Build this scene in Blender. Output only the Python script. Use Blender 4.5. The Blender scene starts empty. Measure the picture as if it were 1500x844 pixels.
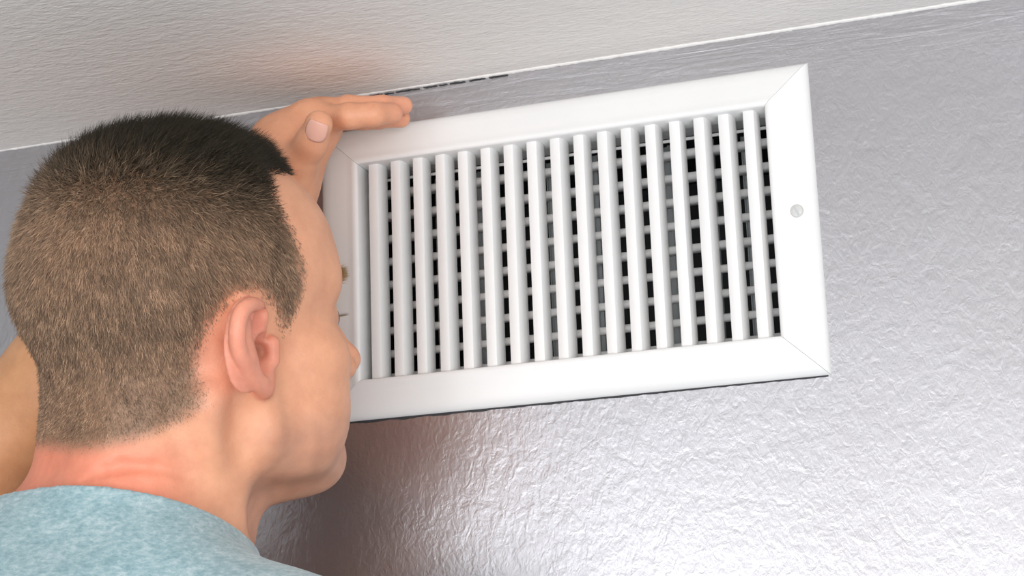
import bpy, bmesh, math, random
import numpy as np
from mathutils import Matrix, Vector

# ------------------------------------------------------------------ camera
Z0 = 2.25                                   # height of the middle of the vent
scene = bpy.context.scene
R3 = np.array([0.94509066, 0.32493329, -0.03495728])
U3 = np.array([0.11143058, -0.21983932, 0.96915112])
F3 = np.array([-0.30722447, 0.91983098, 0.2439756])
CAM = np.array([0.3493, -1.1498, Z0 - 0.3280])
cam_data = bpy.data.cameras.new('camera')
cam = bpy.data.objects.new('camera', cam_data)
scene.collection.objects.link(cam)
cam_data.sensor_width = 36.0
cam_data.lens = 36.0 * 2800 / 1500
cam_data.clip_start = 0.02
cam.matrix_world = Matrix(((R3[0], U3[0], -F3[0], CAM[0]), (R3[1], U3[1], -F3[1], CAM[1]),
                           (R3[2], U3[2], -F3[2], CAM[2]), (0, 0, 0, 1)))
scene.camera = cam

# ------------------------------------------------------------------ light
world = bpy.data.worlds.new('world'); scene.world = world
world.use_nodes = True
bg = world.node_tree.nodes['Background']
bg.inputs[0].default_value = (0.86, 0.90, 1.0, 1)
bg.inputs[1].default_value = 0.55

def area(name, loc, target, sx, sy, power, col):
    l = bpy.data.lights.new(name, 'AREA'); l.shape = 'RECTANGLE'
    l.size = sx; l.size_y = sy; l.energy = power; l.color = col
    o = bpy.data.objects.new(name, l); scene.collection.objects.link(o)
    o.location = loc
    o.rotation_euler = (Vector(target) - Vector(loc)).to_track_quat('-Z', 'Y').to_euler()
    return o

area('window_light', (1.6, -2.3, Z0 - 0.45), (0.0, 0.0, Z0 - 0.05), 1.1, 1.0, 23, (1.0, 0.975, 0.94))
area('ceiling_fill', (0.3, -2.9, Z0 - 0.85), (-0.1, -0.6, Z0 + .12), 2.4, 1.4, 38, (1.0, 0.985, 0.96))  # added fill lamp brightening the ceiling, in place of unseen bounced light
area('room_light', (-0.90, -2.6, Z0 - 0.45), (0.0, 0.0, Z0 - 0.1), 1.0, 1.0, 11, (0.93, 0.96, 1.0))

scene.view_settings.view_transform = 'Standard'
scene.view_settings.look = 'None'
scene.view_settings.gamma = 1
scene.view_settings.exposure = 0.0
scene.view_settings.use_curve_mapping = False

# ------------------------------------------------------------------ helpers
rnd = random.Random(7)

def link(o, parent=None):
    scene.collection.objects.link(o)
    if parent is not None:
        o.parent = parent
    return o

def mesh_obj(name, verts, faces, mat, parent=None, smooth=True):
    me = bpy.data.meshes.new(name)
    me.from_pydata([tuple(map(float, v)) for v in verts], [], faces)
    me.update()
    if smooth:
        me.polygons.foreach_set('use_smooth', [True] * len(me.polygons))
    if mat: me.materials.append(mat)
    return link(bpy.data.objects.new(name, me), parent)

def np_mesh(name, verts, faces, nper, mat, parent=None, smooth=True):
    """fast mesh from numpy arrays, every face with nper corners"""
    me = bpy.data.meshes.new(name)
    nf = len(faces)
    me.vertices.add(len(verts)); me.vertices.foreach_set('co', np.asarray(verts, np.float32).ravel())
    me.loops.add(nf * nper); me.loops.foreach_set('vertex_index', np.asarray(faces, np.int32).ravel())
    me.polygons.add(nf)
    me.polygons.foreach_set('loop_start', np.arange(0, nf * nper, nper, dtype=np.int32))
    me.polygons.foreach_set('loop_total', np.full(nf, nper, np.int32))
    me.polygons.foreach_set('use_smooth', np.full(nf, smooth))
    me.update(calc_edges=True)
    if mat: me.materials.append(mat)
    return link(bpy.data.objects.new(name, me), parent)

def bm_obj(name, bm, mat, parent=None, smooth=False):
    me = bpy.data.meshes.new(name)
    bmesh.ops.recalc_face_normals(bm, faces=bm.faces)
    bm.to_mesh(me); bm.free()
    if smooth:
        me.polygons.foreach_set('use_smooth', [True] * len(me.polygons))
    if mat: me.materials.append(mat)
    return link(bpy.data.objects.new(name, me), parent)

def bm_box(bm, x0, x1, y0, y1, z0, z1):
    v = [bm.verts.new(p) for p in ((x0, y0, z0), (x1, y0, z0), (x1, y1, z0), (x0, y1, z0),
                                   (x0, y0, z1), (x1, y0, z1), (x1, y1, z1), (x0, y1, z1))]
    for f in ((0, 1, 2, 3), (4, 5, 6, 7), (0, 1, 5, 4), (1, 2, 6, 5), (2, 3, 7, 6), (3, 0, 4, 7)):
        bm.faces.new([v[i] for i in f])
    return v

def empty(name, loc=(0, 0, 0)):
    o = bpy.data.objects.new(name, None); o.location = loc; o.empty_display_size = .05
    return link(o)

def tag(o, label, cat=None, group=None):
    o['label'] = label
    if cat: o['category'] = cat
    if group: o['group'] = group

# ------------------------------------------------------------------ materials
def material(name):
    m = bpy.data.materials.new(name); m.use_nodes = True
    nt = m.node_tree
    return m, nt, nt.nodes['Principled BSDF'], nt.nodes.new, nt.links.new

def noise(nt, coord, scale, detail=4, rough=.55, dist=0.0, mapscale=None):
    n = nt.nodes.new('ShaderNodeTexNoise')
    n.inputs['Scale'].default_value = scale; n.inputs['Detail'].default_value = detail
    n.inputs['Roughness'].default_value = rough; n.inputs['Distortion'].default_value = dist
    if mapscale:
        mp = nt.nodes.new('ShaderNodeMapping'); mp.inputs['Scale'].default_value = mapscale
        nt.links.new(coord, mp.inputs[0]); nt.links.new(mp.outputs[0], n.inputs['Vector'])
    else:
        nt.links.new(coord, n.inputs['Vector'])
    return n.outputs['Fac']

def ramp(nt, fac, stops):
    r = nt.nodes.new('ShaderNodeValToRGB'); cr = r.color_ramp
    while len(cr.elements) < len(stops): cr.elements.new(.5)
    for e, (p, c) in zip(cr.elements, stops):
        e.position = p; e.color = (*c, 1) if len(c) == 3 else c
    nt.links.new(fac, r.inputs[0]); return r.outputs[0]

def mathn(nt, op, a, b=None):
    m = nt.nodes.new('ShaderNodeMath'); m.operation = op
    for i, v in enumerate((a, b)):
        if v is None: continue
        if isinstance(v, (int, float)): m.inputs[i].default_value = v
        else: nt.links.new(v, m.inputs[i])
    return m.outputs[0]

def bump(nt, bsdf, height, strength, dist):
    b = nt.nodes.new('ShaderNodeBump'); b.inputs['Strength'].default_value = strength
    b.inputs['Distance'].default_value = dist
    nt.links.new(height, b.inputs['Height']); nt.links.new(b.outputs[0], bsdf.inputs['Normal'])

def objcoord(nt):
    return nt.nodes.new('ShaderNodeTexCoord').outputs['Object']

# silver grey pearl paint over roller stipple
M_wall, nt, bs, N, L = material('silver_wall_paint')
co = objcoord(nt)
big = noise(nt, co, 5, 3, .5)
L(ramp(nt, big, [(.3, (.47, .46, .475)), (.7, (.53, .525, .55))]), bs.inputs['Base Color'])
bs.inputs['Metallic'].default_value = .93
bs.inputs['Roughness'].default_value = .31
a = noise(nt, co, 210, 3, .5, 1.0, (1.15, 1, .75))
b = noise(nt, co, 75, 4, .55, .8, (1.1, 1, .85))
c = noise(nt, co, 420, 2, .5)
h = mathn(nt, 'ADD', mathn(nt, 'MULTIPLY', a, 1.0), mathn(nt, 'ADD', mathn(nt, 'MULTIPLY', b, 1.6), mathn(nt, 'MULTIPLY', c, .25)))
sp = N('ShaderNodeSeparateXYZ'); L(co, sp.inputs[0])
mk = mathn(nt, 'MULTIPLY', mathn(nt, 'SUBTRACT', sp.outputs['Z'], Z0 + .085), 40.0)
mk = mathn(nt, 'MAXIMUM', mathn(nt, 'MINIMUM', mk, 1.0), 0.0)
st = noise(nt, co, 130, 4, .6, .8, (.14, 1, 1.4))                 # horizontal brush drags near the ceiling
h = mathn(nt, 'ADD', h, mathn(nt, 'MULTIPLY', mathn(nt, 'MULTIPLY', st, mk), 2.6))
bump(nt, bs, h, .19, .0011)

M_wall_dark, nt, bs, N, L = material('dark_slate_paint')
bs.inputs['Base Color'].default_value = (.13, .14, .15, 1); bs.inputs['Roughness'].default_value = .6

# off-white ceiling with fine combed stipple
M_ceil, nt, bs, N, L = material('ceiling_paint')
co = objcoord(nt)
bs.inputs['Base Color'].default_value = (.88, .855, .815, 1)
bs.inputs['Roughness'].default_value = .55
a = noise(nt, co, 400, 3, .5, .6, (.40, 1.0, 1))
b = noise(nt, co, 140, 3, .5, .4, (.5, 1.0, 1))
bump(nt, bs, mathn(nt, 'ADD', a, b), .8, .0010)

M_white, nt, bs, N, L = material('white_enamel')
co = objcoord(nt)
L(ramp(nt, noise(nt, co, 14, 3), [(.3, (.80, .805, .80)), (.7, (.84, .84, .835))]), bs.inputs['Base Color'])
bs.inputs['Roughness'].default_value = .38
bump(nt, bs, noise(nt, co, 300, 2), .08, .0006)

M_screw, nt, bs, N, L = material('painted_screw')
bs.inputs['Base Color'].default_value = (.62, .62, .60, 1); bs.inputs['Roughness'].default_value = .35
M_grime, nt, bs, N, L = material('dark_joint_grime')
bs.inputs['Base Color'].default_value = (.035, .035, .04, 1); bs.inputs['Roughness'].default_value = .8

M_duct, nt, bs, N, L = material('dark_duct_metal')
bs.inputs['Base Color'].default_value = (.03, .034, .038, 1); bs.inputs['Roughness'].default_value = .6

M_damper, nt, bs, N, L = material('grey_damper_metal')
bs.inputs['Base Color'].default_value = (.52, .55, .56, 1); bs.inputs['Roughness'].default_value = .45
bs.inputs['Metallic'].default_value = .3

M_caulk, nt, bs, N, L = material('white_caulk')
bs.inputs['Base Color'].default_value = (.82, .81, .79, 1); bs.inputs['Roughness'].default_value = .5

M_skin, nt, bs, N, L = material('skin')
co = objcoord(nt)
at = N('ShaderNodeAttribute'); at.attribute_name = 'tint'
n1 = noise(nt, co, 55, 5, .6)
mx = N('ShaderNodeMix'); mx.data_type = 'RGBA'; mx.blend_type = 'MULTIPLY'; mx.inputs[0].default_value = 1
L(at.outputs['Color'], mx.inputs[6])
L(ramp(nt, n1, [(.3, (.90, .84, .82)), (.65, (1.04, 1.03, 1.02))]), mx.inputs[7])
L(mx.outputs[2], bs.inputs['Base Color'])
bs.inputs['Roughness'].default_value = .48
bs.inputs['Subsurface Weight'].default_value = .25
bs.inputs['Subsurface Radius'].default_value = (1.0, .35, .2)
bs.inputs['Subsurface Scale'].default_value = .004
bump(nt, bs, mathn(nt, 'ADD', noise(nt, co, 700, 3, .6), mathn(nt, 'MULTIPLY', noise(nt, co, 130, 3, .5), 1.2)), .35, .0006)

M_hair, nt, bs, N, L = material('brown_hair')
at = N('ShaderNodeAttribute'); at.attribute_name = 'tint'
L(at.outputs['Color'], bs.inputs['Base Color'])
bs.inputs['Roughness'].default_value = .5
bs.inputs['Specular IOR Level'].default_value = .4

M_shirt, nt, bs, N, L = material('heather_teal_jersey')
co = objcoord(nt)
w1 = noise(nt, co, 230, 4, .7, 0, (1, 1, 2.2))
w2 = noise(nt, co, 60, 3, .6)
L(ramp(nt, mathn(nt, 'ADD', mathn(nt, 'MULTIPLY', w1, .7), mathn(nt, 'MULTIPLY', w2, .3)),
       [(.36, (.20, .335, .38)), (.5, (.31, .46, .50)), (.66, (.50, .62, .65))]), bs.inputs['Base Color'])
bs.inputs['Roughness'].default_value = .9
bs.inputs['Sheen Weight'].default_value = .3
bump(nt, bs, noise(nt, co, 900, 2), .4, .0006)

M_eye, nt, bs, N, L = material('eye_white')
bs.inputs['Base Color'].default_value = (.8, .77, .74, 1); bs.inputs['Roughness'].default_value = .1
M_iris, nt, bs, N, L = material('blue_iris')
bs.inputs['Base Color'].default_value = (.06, .12, .18, 1); bs.inputs['Roughness'].default_value = .1
M_nail, nt, bs, N, L = material('finger_nail')
bs.inputs['Base Color'].default_value = (.84, .47, .37, 1); bs.inputs['Roughness'].default_value = .3

# ------------------------------------------------------------------ room shell
OW, OH = .3383, .2030          # outer size of the vent flange
IW, IH = .284, .1524           # opening between the flange bars
CZ = .1262                     # ceiling above the vent middle
def vz(z): return Z0 + z

# wall with a hole for the duct, and its thickness
bm = bmesh.new()
hx, hz = IW / 2 + .004, IH / 2 + .004
xs = [-1.6, -hx, hx, 1.6]; zs = [-1.3, -hz, hz, CZ + .01]
g = [[bm.verts.new((x, 0, vz(z))) for z in zs] for x in xs]
g2 = [[bm.verts.new((x, .16, vz(z))) for z in zs] for x in xs]
for i in range(3):
    for j in range(3):
        if i == 1 and j == 1: continue
        bm.faces.new((g[i][j], g[i + 1][j], g[i + 1][j + 1], g[i][j + 1]))
        bm.faces.new((g2[i][j], g2[i][j + 1], g2[i + 1][j + 1], g2[i + 1][j]))
for (i, j, k, l) in ((1, 1, 2, 1), (2, 1, 2, 2), (2, 2, 1, 2), (1, 2, 1, 1), (0, 0, 3, 0), (3, 0, 3, 3), (3, 3, 0, 3), (0, 3, 0, 0)):
    bm.faces.new((g[i][j], g[k][l], g2[k][l], g2[i][j]))
wall = bm_obj('wall_back', bm, M_wall); wall['kind'] = 'structure'

bm = bmesh.new()
bm_box(bm, -1.6, 1.6, -2.9, .16, vz(CZ), vz(CZ) + .12)
ceil = bm_obj('ceiling', bm, M_ceil); ceil['kind'] = 'structure'

bm = bmesh.new()
bm_box(bm, -1.32, -1.20, -2.9, -.0, vz(-1.3), vz(CZ))
wl = bm_obj('wall_left', bm, M_wall_dark); wl['kind'] = 'structure'

sstep1 = lambda x: max(0., min(1., (x + .1) / .2))
# ragged bead of ceiling paint/caulk along the corner
def bead(name, mat, x0, x1, n, fy, fz, seed):
    r = random.Random(seed); V = []; Fc = []
    ph = [r.uniform(0, 6.28) for _ in range(6)]
    for i in range(n + 1):
        x = x0 + (x1 - x0) * i / n
        w = sum(math.sin(x * f + p) for f, p in zip((23, 57, 140, 310, 700, 1300), ph)) / 6
        ry, rz = fy(x, w, r), fz(x, w, r)
        for k in range(5):
            a = math.pi / 2 * k / 4
            V.append((x, -ry * math.cos(a), vz(CZ) - rz * math.sin(a)))
        V.append((x, .001, vz(CZ) + .001))
    for i in range(n):
        for k in range(6):
            a, b = i * 6 + k, i * 6 + (k + 1) % 6
            Fc.append((a, b, b + 6, a + 6))
    return mesh_obj(name, V, Fc, mat)
o = bead('trim_1', M_caulk, -.9, .9, 900, lambda x, w, r: .0022 + .0009 * w + r.uniform(-.0002, .0002),
         lambda x, w, r: .0011 + .0006 * w + .0006 * sstep1(x) + r.uniform(-.0002, .0002), 3)
o['kind'] = 'structure'; o['label'] = 'uneven white paint bead in the corner between ceiling and silver wall'
# broken dark crack below the bead
V = []; Fc = []
r = random.Random(11); x = -.158
while x < -.045:
    l = r.uniform(.006, .018); m_ = 8; b0 = len(V)
    for q in range(m_ + 1):
        u = q / m_; t = (.00012 + .0003 * math.sin(math.pi * u) * r.uniform(.5, 1.2)); z = CZ - .0019 + r.uniform(-.0002, .0002)
        V += [(x + l * u, .0002, vz(z + t)), (x + l * u, -.0012, vz(z + t * .7)), (x + l * u, -.0012, vz(z - t * .7)), (x + l * u, .0002, vz(z - t))]
    for q in range(m_):
        for k in range(4):
            a = b0 + q * 4; Fc.append((a + k, a + (k + 1) % 4, a + (k + 1) % 4 + 4, a + k + 4))
    x += l + r.uniform(.0005, .004)
o = mesh_obj('trim_2', V, Fc, M_grime, smooth=False); o['kind'] = 'structure'
o['label'] = 'broken dark crack along the top edge of the wall'

# ------------------------------------------------------------------ vent
vent = empty('air_vent', (0, 0, Z0))
tag(vent, 'white rectangular metal air vent grille with upright louvres in the silver wall', 'vent')

# flange: four mitred bars, each its own part. profile across the bar: (distance outward from opening, y)
prof = [(-.0015, .016), (-.0015, -.0050), (-.0008, -.0062), (.0008, -.0070), (.0030, -.0070), (.0046, -.0064), (.0075, -.0058), (.0180, -.0046),
        (.0225, -.0038), (.0252, -.0026), (.0267, -.0012), (.0271, 0.0)]
def flange_bar(side):
    sx, sz = IW / 2, IH / 2
    V = []; Fc = []
    ex = (OW / 2 - sx) / .0271; ez = (OH / 2 - sz) / .0271
    ends = []
    for s in (-1, 1):
        ring = []
        for (d, y) in prof:
            dx, dz = sx + d * ex, sz + d * ez
            e = .00012
            if side == 'top': p = (s * (dx - e), y, dz)
            elif side == 'bottom': p = (s * (dx - e), y, -dz)
            elif side == 'right': p = (dx, y, s * (dz - e))
            else: p = (-dx, y, s * (dz - e))
            ring.append(p)
        ends.append(ring)
    n = len(prof)
    V = ends[0] + ends[1]
    Fc = [(i, i + 1, n + i + 1, n + i) for i in range(n - 1)]
    Fc += [(n - 1, 0, n, 2 * n - 1)]
    Fc += [tuple(range(n)), tuple(range(2 * n - 1, n - 1, -1))]
    o = mesh_obj('frame_bar', V, Fc, M_white, vent, smooth=False)
    bmm = bmesh.new(); bmm.from_mesh(o.data); bmesh.ops.recalc_face_normals(bmm, faces=bmm.faces)
    for f in bmm.faces: f.smooth = len(f.verts) == 4
    bmm.to_mesh(o.data); bmm.free(); o.data.set_sharp_from_angle(angle=math.radians(50))
    return o
for s in ('top', 'bottom', 'left', 'right'):
    flange_bar(s)
# dark grimy gap the flange leaves against the wall (lower edge stands off slightly)
bm = bmesh.new()
r = random.Random(5); n = 120; V = []; Fc = []
for i in range(n + 1):
    x = -OW / 2 + .002 + (OW - .004) * i / n
    t = .0004 + .0011 * max(0, 1 - (i / n) * 1.15) * (0.6 + .4 * math.sin(i * .7)) + r.uniform(0, .0004)
    V += [(x, .0004, -OH / 2 + .0006), (x, -.0008, -OH / 2 + .0002), (x, -.0006, -OH / 2 - t), (x, .0004, -OH / 2 - t - .0002)]
for i in range(n):
    for k in range(3):
        a = i * 4 + k; Fc.append((a, a + 1, a + 5, a + 4))
bm.free()
mesh_obj('grimy_joint_gap', V, Fc, M_grime, vent, smooth=False)['label'] = 'thin dark dirty joint under the lower frame bar'

# louvre blades: airfoil cross-section, 17 upright
NB = 17; pitch = .01624
sec = [(-.0046, .0006), (-.0043, -.0010), (-.0028, -.0017), (.0012, -.0019), (.0026, -.0014), (.0036, .0004),
       (.0043, .0035), (.0046, .0075), (.0043, .0108), (.0036, .0108), (.0032, .0070), (.0018, .0040), (-.0020, .0022)]
def blade_mesh():
    V = []; Fc = []; n = len(sec); hh = IH / 2 + .0005
    for s in (-1, 1):
        for (x, y) in sec:
            V.append((x, y, s * hh))
    Fc = [(i, (i + 1) % n, n + (i + 1) % n, n + i) for i in range(n)] + [tuple(range(n - 1, -1, -1)), tuple(range(n, 2 * n))]
    return V, Fc
V, Fc = blade_mesh()
blade0 = None
for i in range(NB):
    if blade0 is None:
        o = mesh_obj('louvre_blade', V, Fc, M_white, vent, smooth=True)
        bmm = bmesh.new(); bmm.from_mesh(o.data); bmesh.ops.recalc_face_normals(bmm, faces=bmm.faces)
        for f in bmm.faces:
            if len(f.verts) > 4: f.smooth = False
        bmm.to_mesh(o.data); bmm.free()
        o.data.set_sharp_from_angle(angle=math.radians(32))
        blade0 = o
    else:
        o = blade0.copy(); link(o, vent)
    o.location = ((i - 8) * pitch - .0003, .0005, 0)
    o.rotation_euler = (0, 0, math.radians(rnd.uniform(-5, 5)))

# rear horizontal blades
RB = 9; rp = .01615
sec2 = [(-.0026, .0), (-.0024, -.0016), (-.0012, -.0026), (.0008, -.0028), (.0020, -.0020), (.0026, 0), (.0022, .0060), (.0008, .0125), (-.0002, .0125), (-.0016, .006)]
V = []; n = len(sec2)
for s in (-1, 1):
    for (z, y) in sec2: V.append((s * (IW / 2 + .001), y, z))
Fc = [(i, (i + 1) % n, n + (i + 1) % n, n + i) for i in range(n)] + [tuple(range(n - 1, -1, -1)), tuple(range(n, 2 * n))]
rb0 = None
for i in range(RB):
    if rb0 is None:
        o = rb0 = mesh_obj('rear_blade', V, Fc, M_white, vent, smooth=True)
        bmm = bmesh.new(); bmm.from_mesh(o.data); bmesh.ops.recalc_face_normals(bmm, faces=bmm.faces); bmm.to_mesh(o.data); bmm.free()
    else:
        o = rb0.copy(); link(o, vent)
    o.location = (0, .0200, (i - 4) * rp - .0052)
    o.rotation_euler = (math.radians(rnd.uniform(-2, 2)), 0, 0)
# thin tie rod above the rear blades
def rod(name, p0, p1, rad, mat, parent, seg=10):
    p0, p1 = Vector(p0), Vector(p1); bm = bmesh.new()
    bmesh.ops.create_cone(bm, cap_ends=True, segments=seg, radius1=rad, radius2=rad, depth=(p1 - p0).length)
    q = (p1 - p0).to_track_quat('Z', 'Y').to_matrix().to_4x4()
    bm.transform(Matrix.Translation((p0 + p1) / 2) @ q)
    return bm_obj(name, bm, mat, parent, smooth=True)
rod('tie_rod', (-IW / 2, .0155, .0675), (IW / 2, .0155, .0675), .0011, M_white, vent)
# rubber spacers where blades pivot
# duct collar behind: four thin sides + dark back
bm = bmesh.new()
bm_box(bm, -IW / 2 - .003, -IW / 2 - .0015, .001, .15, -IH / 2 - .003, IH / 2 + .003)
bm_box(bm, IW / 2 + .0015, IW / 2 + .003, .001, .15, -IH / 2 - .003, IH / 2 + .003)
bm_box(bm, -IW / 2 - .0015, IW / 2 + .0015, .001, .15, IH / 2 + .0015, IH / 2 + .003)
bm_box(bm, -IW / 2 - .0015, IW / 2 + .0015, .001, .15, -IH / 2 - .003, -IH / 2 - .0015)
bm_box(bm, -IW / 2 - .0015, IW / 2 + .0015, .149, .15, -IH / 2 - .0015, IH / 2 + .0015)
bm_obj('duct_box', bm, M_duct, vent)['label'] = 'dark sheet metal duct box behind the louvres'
# white collar lining right behind the flange
bm = bmesh.new()
t = .0012
bm_box(bm, -IW / 2 - t, -IW / 2, .001, .036, -IH / 2 - t, IH / 2 + t)
bm_box(bm, IW / 2, IW / 2 + t, .001, .036, -IH / 2 - t, IH / 2 + t)
bm_box(bm, -IW / 2, IW / 2, .001, .036, IH / 2, IH / 2 + t)
bm_box(bm, -IW / 2, IW / 2, .001, .036, -IH / 2 - t, -IH / 2)
bm_obj('collar', bm, M_white, vent)
# damper blades deeper inside, upright grey strips with gaps
dxs = [-.128, -.100, -.072, -.0445, -.018, .010, .037, .064, .091, .118]
d0 = None
for i, dx in enumerate(dxs):
    if d0 is None:
        bm = bmesh.new()
        v = bm_box(bm, -.0045, .0045, 0, .0012, -IH / 2 + .001, IH / 2 - .001)
        bm_box(bm, -.0052, -.0045, -.0012, .0022, -IH / 2 + .001, IH / 2 - .001)
        bm_box(bm, .0002, .0012, -.0016, 0, -IH / 2 + .001, IH / 2 - .001)
        o = d0 = bm_obj('damper_blade', bm, M_damper, vent)
    else:
        o = d0.copy(); link(o, vent)
    o.location = (dx, .048, 0); o.rotation_euler = (0, 0, math.radians(-25 + rnd.uniform(-6, 6)))
# small bracket seen between the last blades at the top
bm = bmesh.new()
bm_box(bm, -.002, -.001, 0, .006, -.006, .006); bm_box(bm, .001, .002, 0, .006, -.006, .006); bm_box(bm, -.002, .002, 0, .001, -.006, -.004)
o = bm_obj('linkage_clip', bm, M_damper, vent); o.location = (.1145, .016, .067)

# screw with a slot
sc = empty('screw'); sc.parent = vent; sc.location = (IW / 2 + .0148, -.0046, .0)
bpy.data.objects.remove(sc)
bm = bmesh.new()
segs = 28; ringr = [(.0043, .0), (.0043, -.0012), (.0036, -.0021), (.0022, -.0026)]
rings = []
for (rr, y) in ringr:
    rings.append([bm.verts.new((rr * math.cos(2 * math.pi * k / segs), y, rr * math.sin(2 * math.pi * k / segs))) for k in range(segs)])
for a, b in zip(rings, rings[1:]):
    for k in range(segs): bm.faces.new((a[k], a[(k + 1) % segs], b[(k + 1) % segs], b[k]))
bm.faces.new(rings[-1])
screw = bm_obj('screw', bm, M_screw, vent, smooth=False); screw.location = (IW / 2 + .0140, -.0040, .0035)
bm = bmesh.new(); bm_box(bm, -.0006, .0006, -.0028, -.0012, -.0033, .0033)
sl = bm_obj('slot', bm, M_damper, screw); sl.rotation_euler = (0, math.radians(-25), 0)

# ------------------------------------------------------------------ the man: signed-distance sculpt
# person frame: x forward (where the face points), y to his left, z up along the head; origin between the ears
TH = math.radians(40)
hfw = R3 * math.cos(TH) + F3 * math.sin(TH)
hlf = -R3 * math.sin(TH) + F3 * math.cos(TH)
ORG = CAM + R3 * -.191 + U3 * -.036 + F3 * 1.14
PM = Matrix(((hfw[0], hlf[0], U3[0], ORG[0]), (hfw[1], hlf[1], U3[1], ORG[1]), (hfw[2], hlf[2], U3[2], ORG[2]), (0, 0, 0, 1)))
def loc(px, py, d):
    """surveyed point (picture position, distance) in the person's own frame"""
    w = CAM + F3 * d + R3 * ((px - 750) / 2800 * d) + U3 * ((422 - py) / 2800 * d) - ORG
    return np.array([w @ hfw, w @ hlf, w @ U3])

BIG = .10
def smin(a, b, k):
    h = np.maximum(k - np.abs(a - b), 0) / k
    return np.minimum(a, b) - h * h * k * .25
def smax(a, b, k): return -smin(-a, -b, k)

class Cap:
    def __init__(s, a, b, ra, rb=None, k=.01):
        s.a = np.array(a, np.float32); s.b = np.array(b, np.float32); s.ra = ra; s.rb = ra if rb is None else rb; s.k = k
        m = max(s.ra, s.rb); s.lo = np.minimum(s.a, s.b) - m; s.hi = np.maximum(s.a, s.b) + m
    def d(s, p):
        ab = s.b - s.a; q = p - s.a; t = np.clip(q @ ab / (ab @ ab), 0, 1)
        return np.linalg.norm(q - t[..., None] * ab, axis=-1) - (s.ra + (s.rb - s.ra) * t)
class Ell:
    def __init__(s, c, r, k=.01, rot=None):
        s.c = np.array(c, np.float32); s.r = np.array(r, np.float32); s.k = k
        s.R = None if rot is None else np.array(Matrix.Rotation(math.radians(rot[1]), 3, rot[0]), np.float32)
        m = max(r) if s.R is not None else s.r
        s.lo = s.c - m; s.hi = s.c + m
    def d(s, p):
        q = p - s.c
        if s.R is not None: q = q @ s.R
        k0 = np.linalg.norm(q / s.r, axis=-1); k1 = np.linalg.norm(q / s.r ** 2, axis=-1) + 1e-9
        return k0 * (k0 - 1) / k1
class Group:
    """prims folded with their own k (negative k carves), the result joined with k"""
    def __init__(s, items, k=.01):
        s.items = items; s.k = k
        pos = [i for i in items if not getattr(i, 'cut', False)]
        s.lo = np.min([i.lo for i in pos], 0); s.hi = np.max([i.hi for i in pos], 0)
    def d(s, p):
        out = None
        for i in s.items:
            v = i.d(p)
            if out is None: out = v; continue
            out = smax(out, -v, i.k) if getattr(i, 'cut', False) else smin(out, v, i.k)
        return out
def cut(o): o.cut = True; return o
class Custom:
    def __init__(s, f, lo, hi, k=.01): s.f = f; s.lo = np.array(lo); s.hi = np.array(hi); s.k = k
    def d(s, p): return s.f(p)

def evaluate(items, P, lo, hi):
    """P (nb, m, 3) blocks with bounds lo/hi (nb,3)"""
    out = np.full(P.shape[:2], BIG, np.float32)
    for it in items:
        mrg = it.k * 1.3 + .035
        sel = np.all((hi > it.lo - mrg) & (lo < it.hi + mrg), axis=1)
        if not sel.any(): continue
        idx = np.nonzero(sel)[0]
        v = it.d(P[idx])
        cur = out[idx]
        out[idx] = smax(cur, -v, it.k) if getattr(it, 'cut', False) else smin(cur, v, it.k)
    return out

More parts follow.
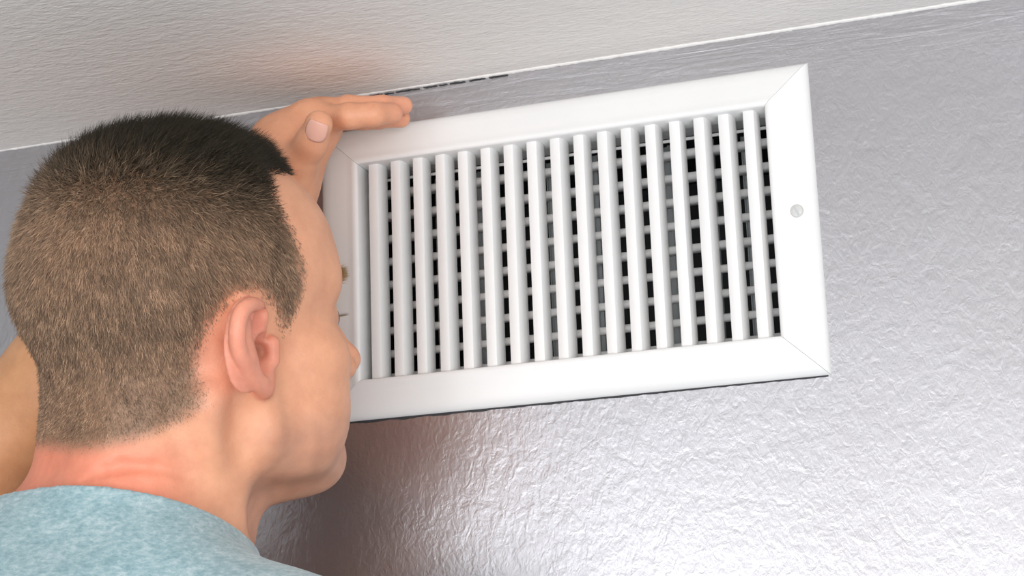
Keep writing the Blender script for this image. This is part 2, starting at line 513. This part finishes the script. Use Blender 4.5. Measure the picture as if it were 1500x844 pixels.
def sculpt(items, vox, B=8):
    """sparse surface nets"""
    lo = np.min([i.lo for i in items if not getattr(i, 'cut', False)], 0) - .02
    hi = np.max([i.hi for i in items if not getattr(i, 'cut', False)], 0) + .02
    bs = B * vox
    nb = np.ceil((hi - lo) / bs).astype(int)
    I = np.stack(np.meshgrid(*[np.arange(n) for n in nb], indexing='ij'), -1).reshape(-1, 3)
    c = (lo + (I + .5) * bs).astype(np.float32)
    half = bs / 2
    dc = evaluate(items, c[:, None, :], c - half, c + half)[:, 0]
    keep = np.abs(dc) < half * 1.732 * 1.6 + .004
    I = I[keep]
    g = np.stack(np.meshgrid(*[np.arange(B + 1)] * 3, indexing='ij'), -1).reshape(-1, 3)
    n = B + 1
    Vs, Cs, Es = [], [], []
    for s in range(0, len(I), 1500):
        Ib = I[s:s + 1500]
        base = lo + Ib * bs
        P = (base[:, None, :] + g[None] * vox).astype(np.float32)
        D = evaluate(items, P, base, base + bs).reshape(-1, n, n, n)
        Sg = D < 0
        # cells
        cnt = sum(Sg[:, a:a + B, b:b + B, c_:c_ + B].astype(np.int8) for a in (0, 1) for b in (0, 1) for c_ in (0, 1))
        q, x, y, z = np.nonzero((cnt > 0) & (cnt < 8))
        acc = np.zeros((len(q), 3)); num = np.zeros(len(q))
        for ax in range(3):
            o1, o2 = [a for a in range(3) if a != ax]
            for u in (0, 1):
                for v in (0, 1):
                    off = [0, 0, 0]; off[o1] = u; off[o2] = v
                    d0 = D[q, x + off[0], y + off[1], z + off[2]]
                    of2 = off[:]; of2[ax] = 1
                    d1 = D[q, x + of2[0], y + of2[1], z + of2[2]]
                    m = (d0 < 0) != (d1 < 0)
                    t = np.where(m, d0 / np.where(m, d0 - d1, 1), 0)
                    pt = np.tile(np.array(off, float), (len(q), 1)); pt[:, ax] = t
                    acc += pt * m[:, None]; num += m
        cell = Ib[q] * B + np.stack([x, y, z], 1)
        Vs.append(lo + (cell + acc / num[:, None]) * vox); Cs.append(cell)
        for ax in range(3):
            sl = [slice(0, B)] * 3; sl2 = sl[:]; sl2[ax] = slice(1, B + 1)
            A = Sg[(slice(None), *sl)]; Bb = Sg[(slice(None), *sl2)]
            q, x, y, z = np.nonzero(A != Bb)
            Es.append((ax, Ib[q] * B + np.stack([x, y, z], 1), A[q, x, y, z]))
    V = np.concatenate(Vs); Cc = np.concatenate(Cs)
    K = (nb * B + 4).astype(np.int64)
    code = lambda c: (c[:, 0].astype(np.int64) * K[1] + c[:, 1]) * K[2] + c[:, 2]
    cc = code(Cc); order = np.argsort(cc); sc_ = cc[order]
    quads = []
    for ax, e, ins in Es:
        o1, o2 = [(1, 2), (2, 0), (0, 1)][ax]
        ids = []
        ok = np.ones(len(e), bool)
        for (u, v) in ((-1, -1), (0, -1), (0, 0), (-1, 0)):
            c2 = e.copy(); c2[:, o1] += u; c2[:, o2] += v
            k2 = code(c2); pos = np.clip(np.searchsorted(sc_, k2), 0, len(sc_) - 1)
            ok &= sc_[pos] == k2; ids.append(order[pos])
        Q = np.stack(ids, 1)[ok]; i2 = ins[ok]
        Q[~i2] = Q[~i2][:, ::-1]
        quads.append(Q)
    return V, np.concatenate(quads)

# ---- head
S = lambda p, s: (p[0], p[1] * s, p[2])
head = [
    Ell((-.008, 0, .044), (.093, .0760, .084), .01),
    Ell((-.036, 0, .040), (.068, .069, .062), .02),
    Ell((-.044, 0, .074), (.044, .054, .038), .02),
    Ell((.026, 0, .050), (.060, .064, .056), .02),
]
for s in (-1, 1):
    head += [Cap((.072, .010 * s, .041), (.060, .040 * s, .040), .017, .014, .014)]
head += [Ell((.050, 0, -.018), (.042, .054, .056), .02),
         Ell((.057, 0, -.052), (.036, .041, .044), .015)]
for s in (-1, 1):
    head += [Ell((.050, .048 * s, -.006), (.026, .022, .018), .02),
             Ell((.044, .041 * s, -.042), (.036, .027, .036), .02),
             Cap((.000, .058 * s, -.020), (.004, .056 * s, -.046), .016, .015, .02),
             Cap((.004, .055 * s, -.050), (.076, .018 * s, -.0715), .0155, .0150, .018)]
head += [Ell((.086, 0, -.070), (.0155, .022, .0165), .016)]
# eye sockets, eyeballs in lids
for s in (-1, 1):
    head += [cut(Ell((.096, .036 * s, .016), (.020, .023, .016), .010)),
             Ell((.0665, .031 * s, .0175), (.0150, .0155, .0140), .004)]
# nose
nose = [Cap((.090, 0, .020), (.108, 0, -.006), .0075, .0085, .006),
        Ell((.111, 0, -.0095), (.0105, .0095, .0090), .006)]
for s in (-1, 1): nose += [Ell((.101, .0115 * s, -.0140), (.0100, .0065, .0080), .005)]
for s in (-1, 1): nose += [cut(Ell((.1065, .0058 * s, -.0195), (.0055, .0032, .0050), .002))]
head += [Group(nose, .010)]
# mouth
for s in (-1, 1):
    head += [Cap((.0935, 0, -.0385), (.083, .022 * s, -.0425), .0048, .0030, .005),
             Cap((.0920, 0, -.0495), (.083, .020 * s, -.0440), .0052, .0030, .004)]
head += [cut(Ell((.100, 0, -.0440), (.0130, .024, .0011), .002)), cut(Ell((.104, 0, -.0255), (.008, .003, .006), .006)),
         cut(Ell((.109, 0, -.0600), (.014, .018, .005), .008))]

# ---- neck and torso
neck = [Cap((-.022, 0, -.005), (-.034, 0, -.135), .054, .060, .025),
        Cap((.012, 0, -.085), (-.018, 0, -.17), .026, .034, .03),
        Cap((-.048, -.022, -.03), (-.064, -.026, -.13), .030, .034, .02),
        Cap((-.048, .022, -.03), (-.064, .026, -.13), .030, .034, .02)]
for s in (-1, 1):
    neck += [Cap((-.026, .060 * s, -.030), (.006, .032 * s, -.135), .014, .015, .014),       # neck muscle
             cut(Ell((.046, .050 * s, -.0985), (.034, .020, .0155), .016)),                # under the jaw
             cut(Ell((-.006, .0760 * s, -.050), (.010, .012, .022), .018))]                # behind the jaw
# crease in the nape
cr = [(-.0890, -.0310, -.0725), (-.0885, -.0374, -.0688), (-.0835, -.0432, -.0657), (-.0745, -.0510, -.0626), (-.0573, -.0592, -.0635), (-.0401, -.0612, -.0689)]
crr = [.0010, .0024, .0034, .0036, .0028, .0010]
neck += [cut(Cap(p_, q_, a_, b_, .005)) for p_, q_, a_, b_ in zip(cr, cr[1:], crr, crr[1:])]
torso = [Ell((-.105, 0, -.285), (.120, .175, .19), .04),
         Cap((-.062, -.035, -.136), (-.028, -.155, -.178), .045, .048, .04),
         Cap((-.080, .03, -.150), (-.085, .165, -.215), .045, .050, .04),
         Ell((-.085, 0, -.42), (.115, .160, .20), .05)]
SHR = np.array((-.024, -.168, -.188)); SHL = np.array((-.085, .185, -.225))
torso += [Cap(SHR, SHR + (-.02, -.035, -.27), .052, .043, .04)]
ELB = loc(-28, 684, 1.285); WR = loc(398, 285, 1.262)
arm = [Cap(SHL, SHL * .45 + ELB * .55, .050, .043, .03), Cap(SHL * .45 + ELB * .55, ELB, .043, .037, .02),
       Cap(ELB, ELB * .68 + WR * .32, .040, .042, .012), Cap(ELB * .68 + WR * .32, WR, .042, .026, .02)]
# ---- left hand: palm slab, four fingers pointing right along the top bar, thumb up towards the camera
def hp(x, y, d): return loc(x, y, d)
palm = Group([Cap(WR, hp(415, 235, 1.270), .025, .024, .015),
              Cap(hp(411, 209, 1.290), hp(470, 172, 1.292), .0105, .0110, .02),
              Cap(hp(412, 204, 1.275), hp(450, 178, 1.265), .0100, .0120, .02),
              Cap(hp(425, 235, 1.262), hp(470, 185, 1.268), .016, .0125, .02),
              Cap(hp(408, 212, 1.275), hp(410, 250, 1.28), .012, .020, .02)], .015)
def finger(pts, rs, k=.003):
    return Group([Cap(a, b, ra, rb, k) for a, b, ra, rb in zip(pts, pts[1:], rs, rs[1:])], .0012)
index_f = finger([hp(470, 176, 1.262), hp(512, 170, 1.245), hp(548, 168, 1.246), hp(575, 166, 1.256)], [.0092, .0086, .0080, .0068])
middle_f = finger([hp(466, 166, 1.278), hp(510, 158, 1.262), hp(560, 157, 1.262), hp(591, 155, 1.272)], [.0090, .0082, .0076, .0062])
ring_f = finger([hp(462, 170, 1.292), hp(505, 166, 1.280), hp(555, 172, 1.275), hp(588, 174, 1.281)], [.0086, .0080, .0072, .0060])
little_f = finger([hp(455, 176, 1.302), hp(495, 174, 1.296), hp(530, 176, 1.287), hp(556, 178, 1.288)], [.0078, .0070, .0064, .0056])
fingers = Group([index_f, middle_f, ring_f, little_f], .007)
thumb = Group([Cap(hp(418, 285, 1.255), hp(433, 243, 1.245), .0160, .0120, .008),
               Cap(hp(433, 243, 1.245), hp(456, 210, 1.232), .0125, .0098, .008),
               Cap(hp(456, 210, 1.232), hp(467, 182, 1.224), .0098, .0090, .006)], .007)
NAILC = hp(468, 184, 1.224)

# ---- ears: built in a tilted ear plane
def ear(side):
    # image-measured outline turned into the plane of the ear: u backward(+), v up, w outward
    a = math.radians(16)
    e0 = np.array((-.0015, side * .0738, .0005))
    eu = np.array((-math.cos(a), side * math.sin(a), 0)); ev = np.array((-.05, 0, 1)); ew = np.array((math.sin(a), side * math.cos(a), 0))
    def T(px, py, w):
        u = (383 - px) / 2600 / .66; v = (510 - py) / 2600 * .90
        return e0 + eu * u + ev * v + ew * w
    hel = [(388, 486, .000), (388, 462, .003), (382, 444, .006), (371, 435, .008), (357, 434, .010), (344, 443, .011), (337, 460, .0115),
           (335, 482, .011), (338, 504, .010), (346, 524, .009), (358, 545, .007), (372, 562, .005), (387, 573, .003)]
    rs = [.0022, .0028, .0032, .0036, .0040, .0042, .0044, .0044, .0043, .0042, .0043, .0044, .0046]
    H = np.array([(*T(*h_), r_) for h_, r_ in zip(hel, rs)]); HH = []
    for i in range(len(H) - 1):
        p0, p1, p2, p3 = H[max(i - 1, 0)], H[i], H[i + 1], H[min(i + 2, len(H) - 1)]
        for t in (0, .25, .5, .75):
            HH.append(.5 * (2 * p1 + (p2 - p0) * t + (2 * p0 - 5 * p1 + 4 * p2 - p3) * t * t + (3 * p1 - p0 - 3 * p2 + p3) * t ** 3))
    HH.append(H[-1])
    it = [Ell(T(362, 500, .003), (.0175, .0045, .0275), .004, ('Z', math.degrees(a) * -side)),
          Cap(T(372, 470, -.004), T(388, 550, -.003), .010, .007, .006)]
    it += [Cap(p[:3], q[:3], p[3], q[3], .0012) for p, q in zip(HH, HH[1:])]
    it += [Ell(T(392, 562, .0005), (.0062, .0038, .0085), .006),
           Cap(T(350, 466, .0066), T(356, 520, .0064), .0052, .0048, .005),        # antihelix, broad and smooth
           Cap(T(356, 520, .0064), T(377, 548, .0050), .0046, .0040, .005)]
    it += [Cap(T(405, 498, .001), T(404, 528, .001), .0042, .0042, .005),          # tragus
           cut(Ell(T(383, 514, .0080), (.0088, .0105, .0125), .002)),             # concha
           cut(Cap(T(379, 451, .0080), T(368, 484, .0095), .0048, .0050, .002)),   # upper fossa
           cut(Cap(T(380, 514, .003), T(399, 512, -.012), .0066, .0060, .0015))]   # canal
    gr = Group(it, .004); gr.hollow = [T(380, 514, .004), T(392, 512, -.006), T(374, 468, .004)]
    return gr
ears = [ear(-1), ear(1)]

VOX = .0016
body_items = head + neck + torso + arm + [palm, thumb, fingers] + ears
BV, BQ = sculpt(body_items, VOX)

# colours of the skin
def sstep(x, a, b):
    t = np.clip((x - a) / (b - a), 0, 1); return t * t * (3 - 2 * t)
def blob(P, c, r): return np.exp(-(((P - np.array(c)) / np.array(r)) ** 2).sum(-1))

# hairline on the side view of the head: polygon in (x, z); hair grows inside
HL = np.array([(.082, .108), (.040, .1065), (.020, .104), (.018, .088), (.0245, .072), (.030, .0565), (.033, .045), (.031, .029),
               (.027, .018), (.0225, .010), (.0155, .018), (.009, .028), (-.004, .036), (-.018, .034), (-.030, .018), (-.034, .0), (-.031, -.017),
               (-.032, -.0285), (-.039, -.040), (-.055, -.048), (-.071, -.053), (-.085, -.058),
               (-.14, -.067), (-.16, .0), (-.13, .20), (.06, .20), (.085, .125)])
def poly_sd(x, z, PG=HL):
    """signed distance to polygon, positive inside"""
    n = len(PG); d = np.full(x.shape, 1e9); ins = np.zeros(x.shape, bool)
    for i in range(n):
        a, b = PG[i], PG[(i + 1) % n]
        e = b - a; wx, wz = x - a[0], z - a[1]
        t = np.clip((wx * e[0] + wz * e[1]) / (e @ e), 0, 1)
        d = np.minimum(d, np.hypot(wx - t * e[0], wz - t * e[1]))
        c = ((a[1] > z) != (b[1] > z))
        with np.errstate(divide='ignore', invalid='ignore'):
            xi = a[0] + (z - a[1]) * e[0] / (e[1] if abs(e[1]) > 1e-9 else 1e-9)
        ins ^= c & (x < xi)
    return np.where(ins, d, -d)
def hair_sd(P):
    d = poly_sd(P[:, 0], P[:, 2])
    # keep off the ears
    e = np.minimum(np.abs(np.abs(P[:, 1]) - .0), 9)
    return d

P = BV
x, y, z = P[:, 0], P[:, 1], P[:, 2]
base = np.array((.80, .405, .245))
tint = np.tile(base, (len(P), 1))
def mixc(c, f):
    global tint
    tint = tint * (1 - f[:, None]) + np.array(c) * f[:, None]
mixc((.86, .30, .19), sstep(-z, .040, .062) * sstep(-x, .02, .07) * .9)                     # reddened nape
mixc((.80, .36, .26), blob(P, (-.03, -.075, -.005), (.02, .02, .03)) * .6 + blob(P, (-.03, .075, -.005), (.02, .02, .03)) * .6)
beard = sstep(-z, .028, .050) * sstep(x, -.005, .02) * (z > -.12) * (np.abs(y) < .08)
mott = .5 + .5 * np.sin(x * 210 + np.sin(z * 160) * 2) * np.sin(z * 230 + np.sin(x * 140) * 2)
mixc((.50, .26, .18), beard * (.38 + .25 * mott))
mixc((.70, .26, .20), blob(P, (.094, 0, -.044), (.008, .020, .0085)))
mixc((.82, .36, .25), blob(P, (.112, 0, -.01), (.012, .012, .012)) * .6)
hs = hair_sd(P)
ear_d = np.minimum(*[evaluate([e_], P.astype(np.float32)[:, None, :], P - .001, P + .001)[:, 0] for e_ in ears])
isear = ear_d < .0006
mixc((.86, .32, .23), sstep(-ear_d, -.003, 0.) * .6)
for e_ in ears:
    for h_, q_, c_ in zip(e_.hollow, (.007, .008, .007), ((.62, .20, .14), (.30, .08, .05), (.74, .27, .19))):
        mixc(c_, blob(P, h_, (q_, q_, q_)) * .8)  # ear hollows: redder skin, with the shade of their depth painted in
scalp = sstep(hs, -.002, .010) * (z > -.07) * ~isear * (np.linalg.norm(P - (-.01, 0, .03), axis=1) < .14)
mixc((.20, .125, .075), scalp * .85)
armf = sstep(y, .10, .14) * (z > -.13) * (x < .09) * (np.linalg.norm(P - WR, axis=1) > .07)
mixc((.68, .36, .17), armf * .8)  # raised arm: partly tan, partly its shade painted into the skin colour
hd = np.linalg.norm(P - hp(585, 165, 1.265), axis=1)
mixc((.84, .38, .25), np.exp(-(hd / .022) ** 2) * .7)

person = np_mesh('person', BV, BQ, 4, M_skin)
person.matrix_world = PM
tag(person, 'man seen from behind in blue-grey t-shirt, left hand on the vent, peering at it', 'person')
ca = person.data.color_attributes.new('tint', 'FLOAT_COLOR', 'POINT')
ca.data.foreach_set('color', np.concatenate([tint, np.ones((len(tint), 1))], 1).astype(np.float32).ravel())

# ------------------------------------------------------------------ t-shirt: offset shell of the torso
def torso_field(p):
    out = None
    for it in neck[:4] + torso + arm[:1]:
        v = it.d(p); out = v if out is None else smin(out, v, it.k)
    return out
def shirt_field(p):
    b = torso_field(p)
    w = (np.sin(p[..., 1] * 62 + p[..., 2] * 25 + 1.3) * np.sin(p[..., 0] * 41 - p[..., 2] * 33) * .0012
         + np.sin(p[..., 0] * 24 + p[..., 1] * 75 - p[..., 2] * 48) * .0010)
    shell = np.maximum(b - .0072 - w, -(b - .0020))
    # neck opening: above a plane through the collar
    n = np.array(COLN, np.float32)
    col = (p - np.array(COLP, np.float32)) @ n
    r = np.linalg.norm((p - np.array((-.050, 0, -.09), np.float32))[..., :2], axis=-1)
    shell = np.maximum(shell, col - np.maximum(0, r - .095) * 1.6)
    return np.maximum(shell, .12 - np.linalg.norm(p - ELB.astype(np.float32), axis=-1))
# plane through three points of the collar: right side, nape, left
c1, c2, c3 = np.array((-.010, -.083, -.098)), np.array((-.090, -.050, -.072)), np.array((-.095, .045, -.101))
COLN = np.cross(c2 - c1, c3 - c1); COLN /= np.linalg.norm(COLN); COLN *= np.sign(COLN[2]); COLP = c1
shirt_items = [Custom(shirt_field, (-.27, -.31, -.56), (.09, .30, -.03), .001)]
SV, SQ = sculpt(shirt_items, .0018)
shirt = np_mesh('t_shirt', SV, SQ, 4, M_shirt, person)
shirt['label'] = 'heather blue-grey jersey t-shirt'

# ------------------------------------------------------------------ hair
rng = np.random.default_rng(4)
tri = BQ
a, b, c, d = (BV[BQ[:, i]] for i in range(4))
ctr = (a + b + c + d) / 4
nrm = np.cross(c - a, d - b); ar = np.linalg.norm(nrm, axis=1) / 2; nrm = nrm / (2 * ar[:, None] + 1e-12)
hsd = hair_sd(ctr)
near_head = (np.linalg.norm((ctr - (-.01, 0, .04)) / (1.05, .82, 1.0), axis=1) < .125) & (ctr[:, 2] > -.072) & (ctr[:, 1] < .1)
isearf = np.zeros(len(ctr), bool)
isearf[near_head] = np.minimum(*[evaluate([e_], ctr[near_head].astype(np.float32)[:, None, :], ctr[near_head] - .001, ctr[near_head] + .001)[:, 0] for e_ in ears]) < .0012
ok = (hsd > -.004) & near_head & ~isearf
w = np.where(ok, ar * np.clip((hsd + .003) / np.where(ctr[:, 2] < -.03, .014, .007), 0, 1) ** .7, 0)
NH = 105000
pick = rng.choice(len(w), NH, p=w / w.sum())
u, v = rng.random((2, NH, 1))
root = (a[pick] * (1 - u) + b[pick] * u) * (1 - v) + (d[pick] * (1 - u) + c[pick] * u) * v
nn = nrm[pick]
sdr = np.maximum(hair_sd(root), 0)
jit = rng.normal(0, .009, NH)
top = sstep(root[:, 2] + root[:, 0] * .10 + jit, .078, .118)
side = sstep(root[:, 2], -.06, .05)
Ln = (.0030 + .0050 * side) * (1 - top) + .0150 * top
Ln = Ln * (.35 + .65 * np.clip(sdr / .013, 0, 1)) * rng.uniform(.65, 1.2, NH)
front = sstep(root[:, 0], .03, .07) * top
Ln = Ln * (1 + .45 * front)
# combing direction: down on the sides, forward on top
comb = np.tile(np.array((.25, 0, -1.0)), (NH, 1)) * (1 - top[:, None]) + np.array((.75, -.15, .25)) * top[:, None]
comb[:, 0] += front * .8
comb -= nn * (comb * nn).sum(1, keepdims=True)
lift = (.55 + .75 * top)[:, None]
def cells(P_, size, k_, seed):
    q_ = np.floor((P_ + rng.normal(0, size * .18, P_.shape)) / size).astype(np.int64) + 1000
    h_ = (q_[:, 0] * 73856093 ^ q_[:, 1] * 19349663 ^ q_[:, 2] * 83492791) % 4096
    return np.random.default_rng(seed).normal(0, 1, (4096, k_))[h_]
clump = cells(root, .0035, 3, 1) * .8 + cells(root, .008, 3, 2) * .4
dirv = nn * lift + comb * .85 + rng.normal(0, .22, (NH, 3)) + clump * (.16 + .22 * top[:, None])
dirv /= np.linalg.norm(dirv, axis=1, keepdims=True)
dir2 = dirv + comb * (.45 + .25 * top[:, None]) + rng.normal(0, .16, (NH, 3))
dir2 /= np.linalg.norm(dir2, axis=1, keepdims=True)
s1 = np.cross(dirv, rng.normal(0, 1, (NH, 3))); s1 /= np.linalg.norm(s1, axis=1, keepdims=True)
s2 = np.cross(dirv, s1)
rad = (.00017 * rng.uniform(.7, 1.25, NH))[:, None]
base0 = root - nn * .0006
mid = base0 + dirv * (Ln * .55)[:, None]; tip = mid + dir2 * (Ln * .5)[:, None]
ang = [0, 2.0944, 4.18879]
HV = np.zeros((NH, 7, 3))
for i, g_ in enumerate(ang):
    o_ = s1 * math.cos(g_) + s2 * math.sin(g_)
    HV[:, i] = base0 + o_ * rad; HV[:, 3 + i] = mid + o_ * rad * .8
HV[:, 6] = tip
k = np.arange(NH)[:, None, None] * 7
pat = np.array([[0, 1, 4], [0, 4, 3], [1, 2, 5], [1, 5, 4], [2, 0, 3], [2, 3, 5], [3, 4, 6], [4, 5, 6], [5, 3, 6]])
HF = (k + pat[None]).reshape(-1, 3)
hair = np_mesh('hair', HV.reshape(-1, 3), HF, 3, M_hair, person, smooth=True)
hair['kind'] = 'stuff'
hair['label'] = 'short brown clipped hair, darker and longer on top'
light = np.array((.44, .29, .19)); dark = np.array((.034, .026, .013)); sandy = np.array((.42, .30, .15))
tn = sstep(root[:, 2] + root[:, 0] * .16 + rng.normal(0, .007, NH), .052, .104)[:, None]
hc = light * (1 - tn) + dark * tn
hc *= rng.uniform(.45, 1.45, (NH, 1)) * (1 + .16 * cells(root * (1, 1, .4), .0030, 1, 5)) * (1 + .08 * cells(root, .010, 1, 6))
fl = (sstep(root[:, 0], .045, .075) * sstep(root[:, 2], .08, .1) * (rng.random(NH) < .5))[:, None]
hc = hc * (1 - fl) + sandy * fl
ca = hair.data.color_attributes.new('tint', 'FLOAT_COLOR', 'POINT')
hcv = np.repeat(np.concatenate([hc, np.ones((NH, 1))], 1)[:, None, :], 7, axis=1)
ca.data.foreach_set('color', hcv.astype(np.float32).ravel())

# small hair tufts: eyebrows, eyelashes
def tuft(name, roots, dirs, length, rad0, col, parent=person):
    roots = np.array(roots); dirs = np.array(dirs); n_ = len(roots)
    dirs = dirs / np.linalg.norm(dirs, axis=1, keepdims=True)
    s1 = np.cross(dirs, rng.normal(0, 1, (n_, 3))); s1 /= np.linalg.norm(s1, axis=1, keepdims=True); s2 = np.cross(dirs, s1)
    Vv = np.zeros((n_, 4, 3))
    for i, g_ in enumerate(ang): Vv[:, i] = roots + (s1 * math.cos(g_) + s2 * math.sin(g_)) * rad0
    Vv[:, 3] = roots + dirs * np.asarray(length)[:, None]
    Fv = (np.arange(n_)[:, None, None] * 4 + np.array([[0, 1, 3], [1, 2, 3], [2, 0, 3]])[None]).reshape(-1, 3)
    o_ = np_mesh(name, Vv.reshape(-1, 3), Fv, 3, M_hair, parent)
    ca_ = o_.data.color_attributes.new('tint', 'FLOAT_COLOR', 'POINT')
    ca_.data.foreach_set('color', np.tile(np.array([*col, 1], np.float32), (n_ * 4, 1)).ravel())
    return o_
def project(P0, items=body_items, it=12, start=None):
    """slide points onto the skin"""
    P0 = np.array(P0, np.float32)
    for _ in range(it):
        def f(q): return evaluate(items, q[:, None, :], q - .02, q + .02)[:, 0]
        d0 = f(P0); e = 2e-4
        G = np.stack([(f(P0 + np.eye(3, dtype=np.float32)[i] * e) - d0) / e for i in range(3)], 1)
        G /= np.linalg.norm(G, axis=1, keepdims=True) + 1e-6
        P0 = P0 - G * d0[:, None]
    return P0, G
for s in (-1, 1):
    n_ = 500
    t = rng.random(n_)
    rt = np.stack([.095 - .022 * t ** 1.5, s * (.012 + .038 * t), .0395 + .006 * np.sin(t * 2.6) + rng.normal(0, .0018, n_)], 1)
    rt, G = project(rt)
    dr = G * .75 + np.array((.1, s * .9, .25)) + rng.normal(0, .25, (n_, 3))
    tuft('eyebrow', rt, dr, rng.uniform(.003, .006, n_), .00012, (.34, .21, .09))
    n_ = 70; t = rng.random(n_)
    rt = np.stack([.0825 - .006 * (2 * t - 1) ** 2, s * (.021 + .024 * t), np.full(n_, .0185)], 1)
    dr = np.stack([np.full(n_, 1.), s * (t - .35) * 1.2, np.full(n_, .35)], 1) + rng.normal(0, .12, (n_, 3))
    tuft('eyelashes', rt - (.002, 0, 0), dr, rng.uniform(.006, .008, n_), .00010, (.28, .20, .12))
    bm = bmesh.new(); bmesh.ops.create_uvsphere(bm, u_segments=24, v_segments=16, radius=.0125)
    eye = bm_obj('eye', bm, M_eye, person, smooth=True); eye.location = (.0695, .031 * s, .0165)
    bm = bmesh.new(); bmesh.ops.create_uvsphere(bm, u_segments=20, v_segments=12, radius=.0062)
    bmesh.ops.scale(bm, vec=(.35, 1, 1), verts=bm.verts)
    ir = bm_obj('iris', bm, M_iris, eye, smooth=True); ir.location = (.0113, 0, .001)

# thumb nail: a curved plate sitting on the thumb tip, facing the camera
tc = -loc(750, 422, 1.14) + 0
toc = np.array((-math.sin(TH), -math.cos(TH), 0))               # towards the viewer, in the person's frame
ax = hp(468, 178, 1.224) - hp(459, 208, 1.230); ax /= np.linalg.norm(ax)
toc = toc - ax * (toc @ ax); toc /= np.linalg.norm(toc); sd = np.cross(ax, toc)
V = []; Fc = []; nu, nv = 12, 12
for i in range(nu + 1):
    for j in range(nv + 1):
        u_, v_ = i / nu * 2 - 1, j / nv * 2 - 1
        wv = .0066 * math.sqrt(max(0, 1 - .25 * max(0, v_) ** 3 - .30 * max(0, -v_) ** 2.5))
        aa = u_ * .82
        pr = .0092 + .0002 - .0005 * v_ * v_
        V.append(NAILC - ax * .0012 + ax * (v_ * .0068 * (1 - .12 * u_ * u_)) + sd * math.sin(aa) * pr * wv / .0066 + toc * (math.cos(aa) * pr))
for i in range(nu):
    for j in range(nv):
        a_ = i * (nv + 1) + j; Fc.append((a_, a_ + 1, a_ + nv + 2, a_ + nv + 1))
nail = mesh_obj('thumb_nail', V, Fc, M_nail, person)
md = nail.modifiers.new('thickness', 'SOLIDIFY'); md.thickness = .0005
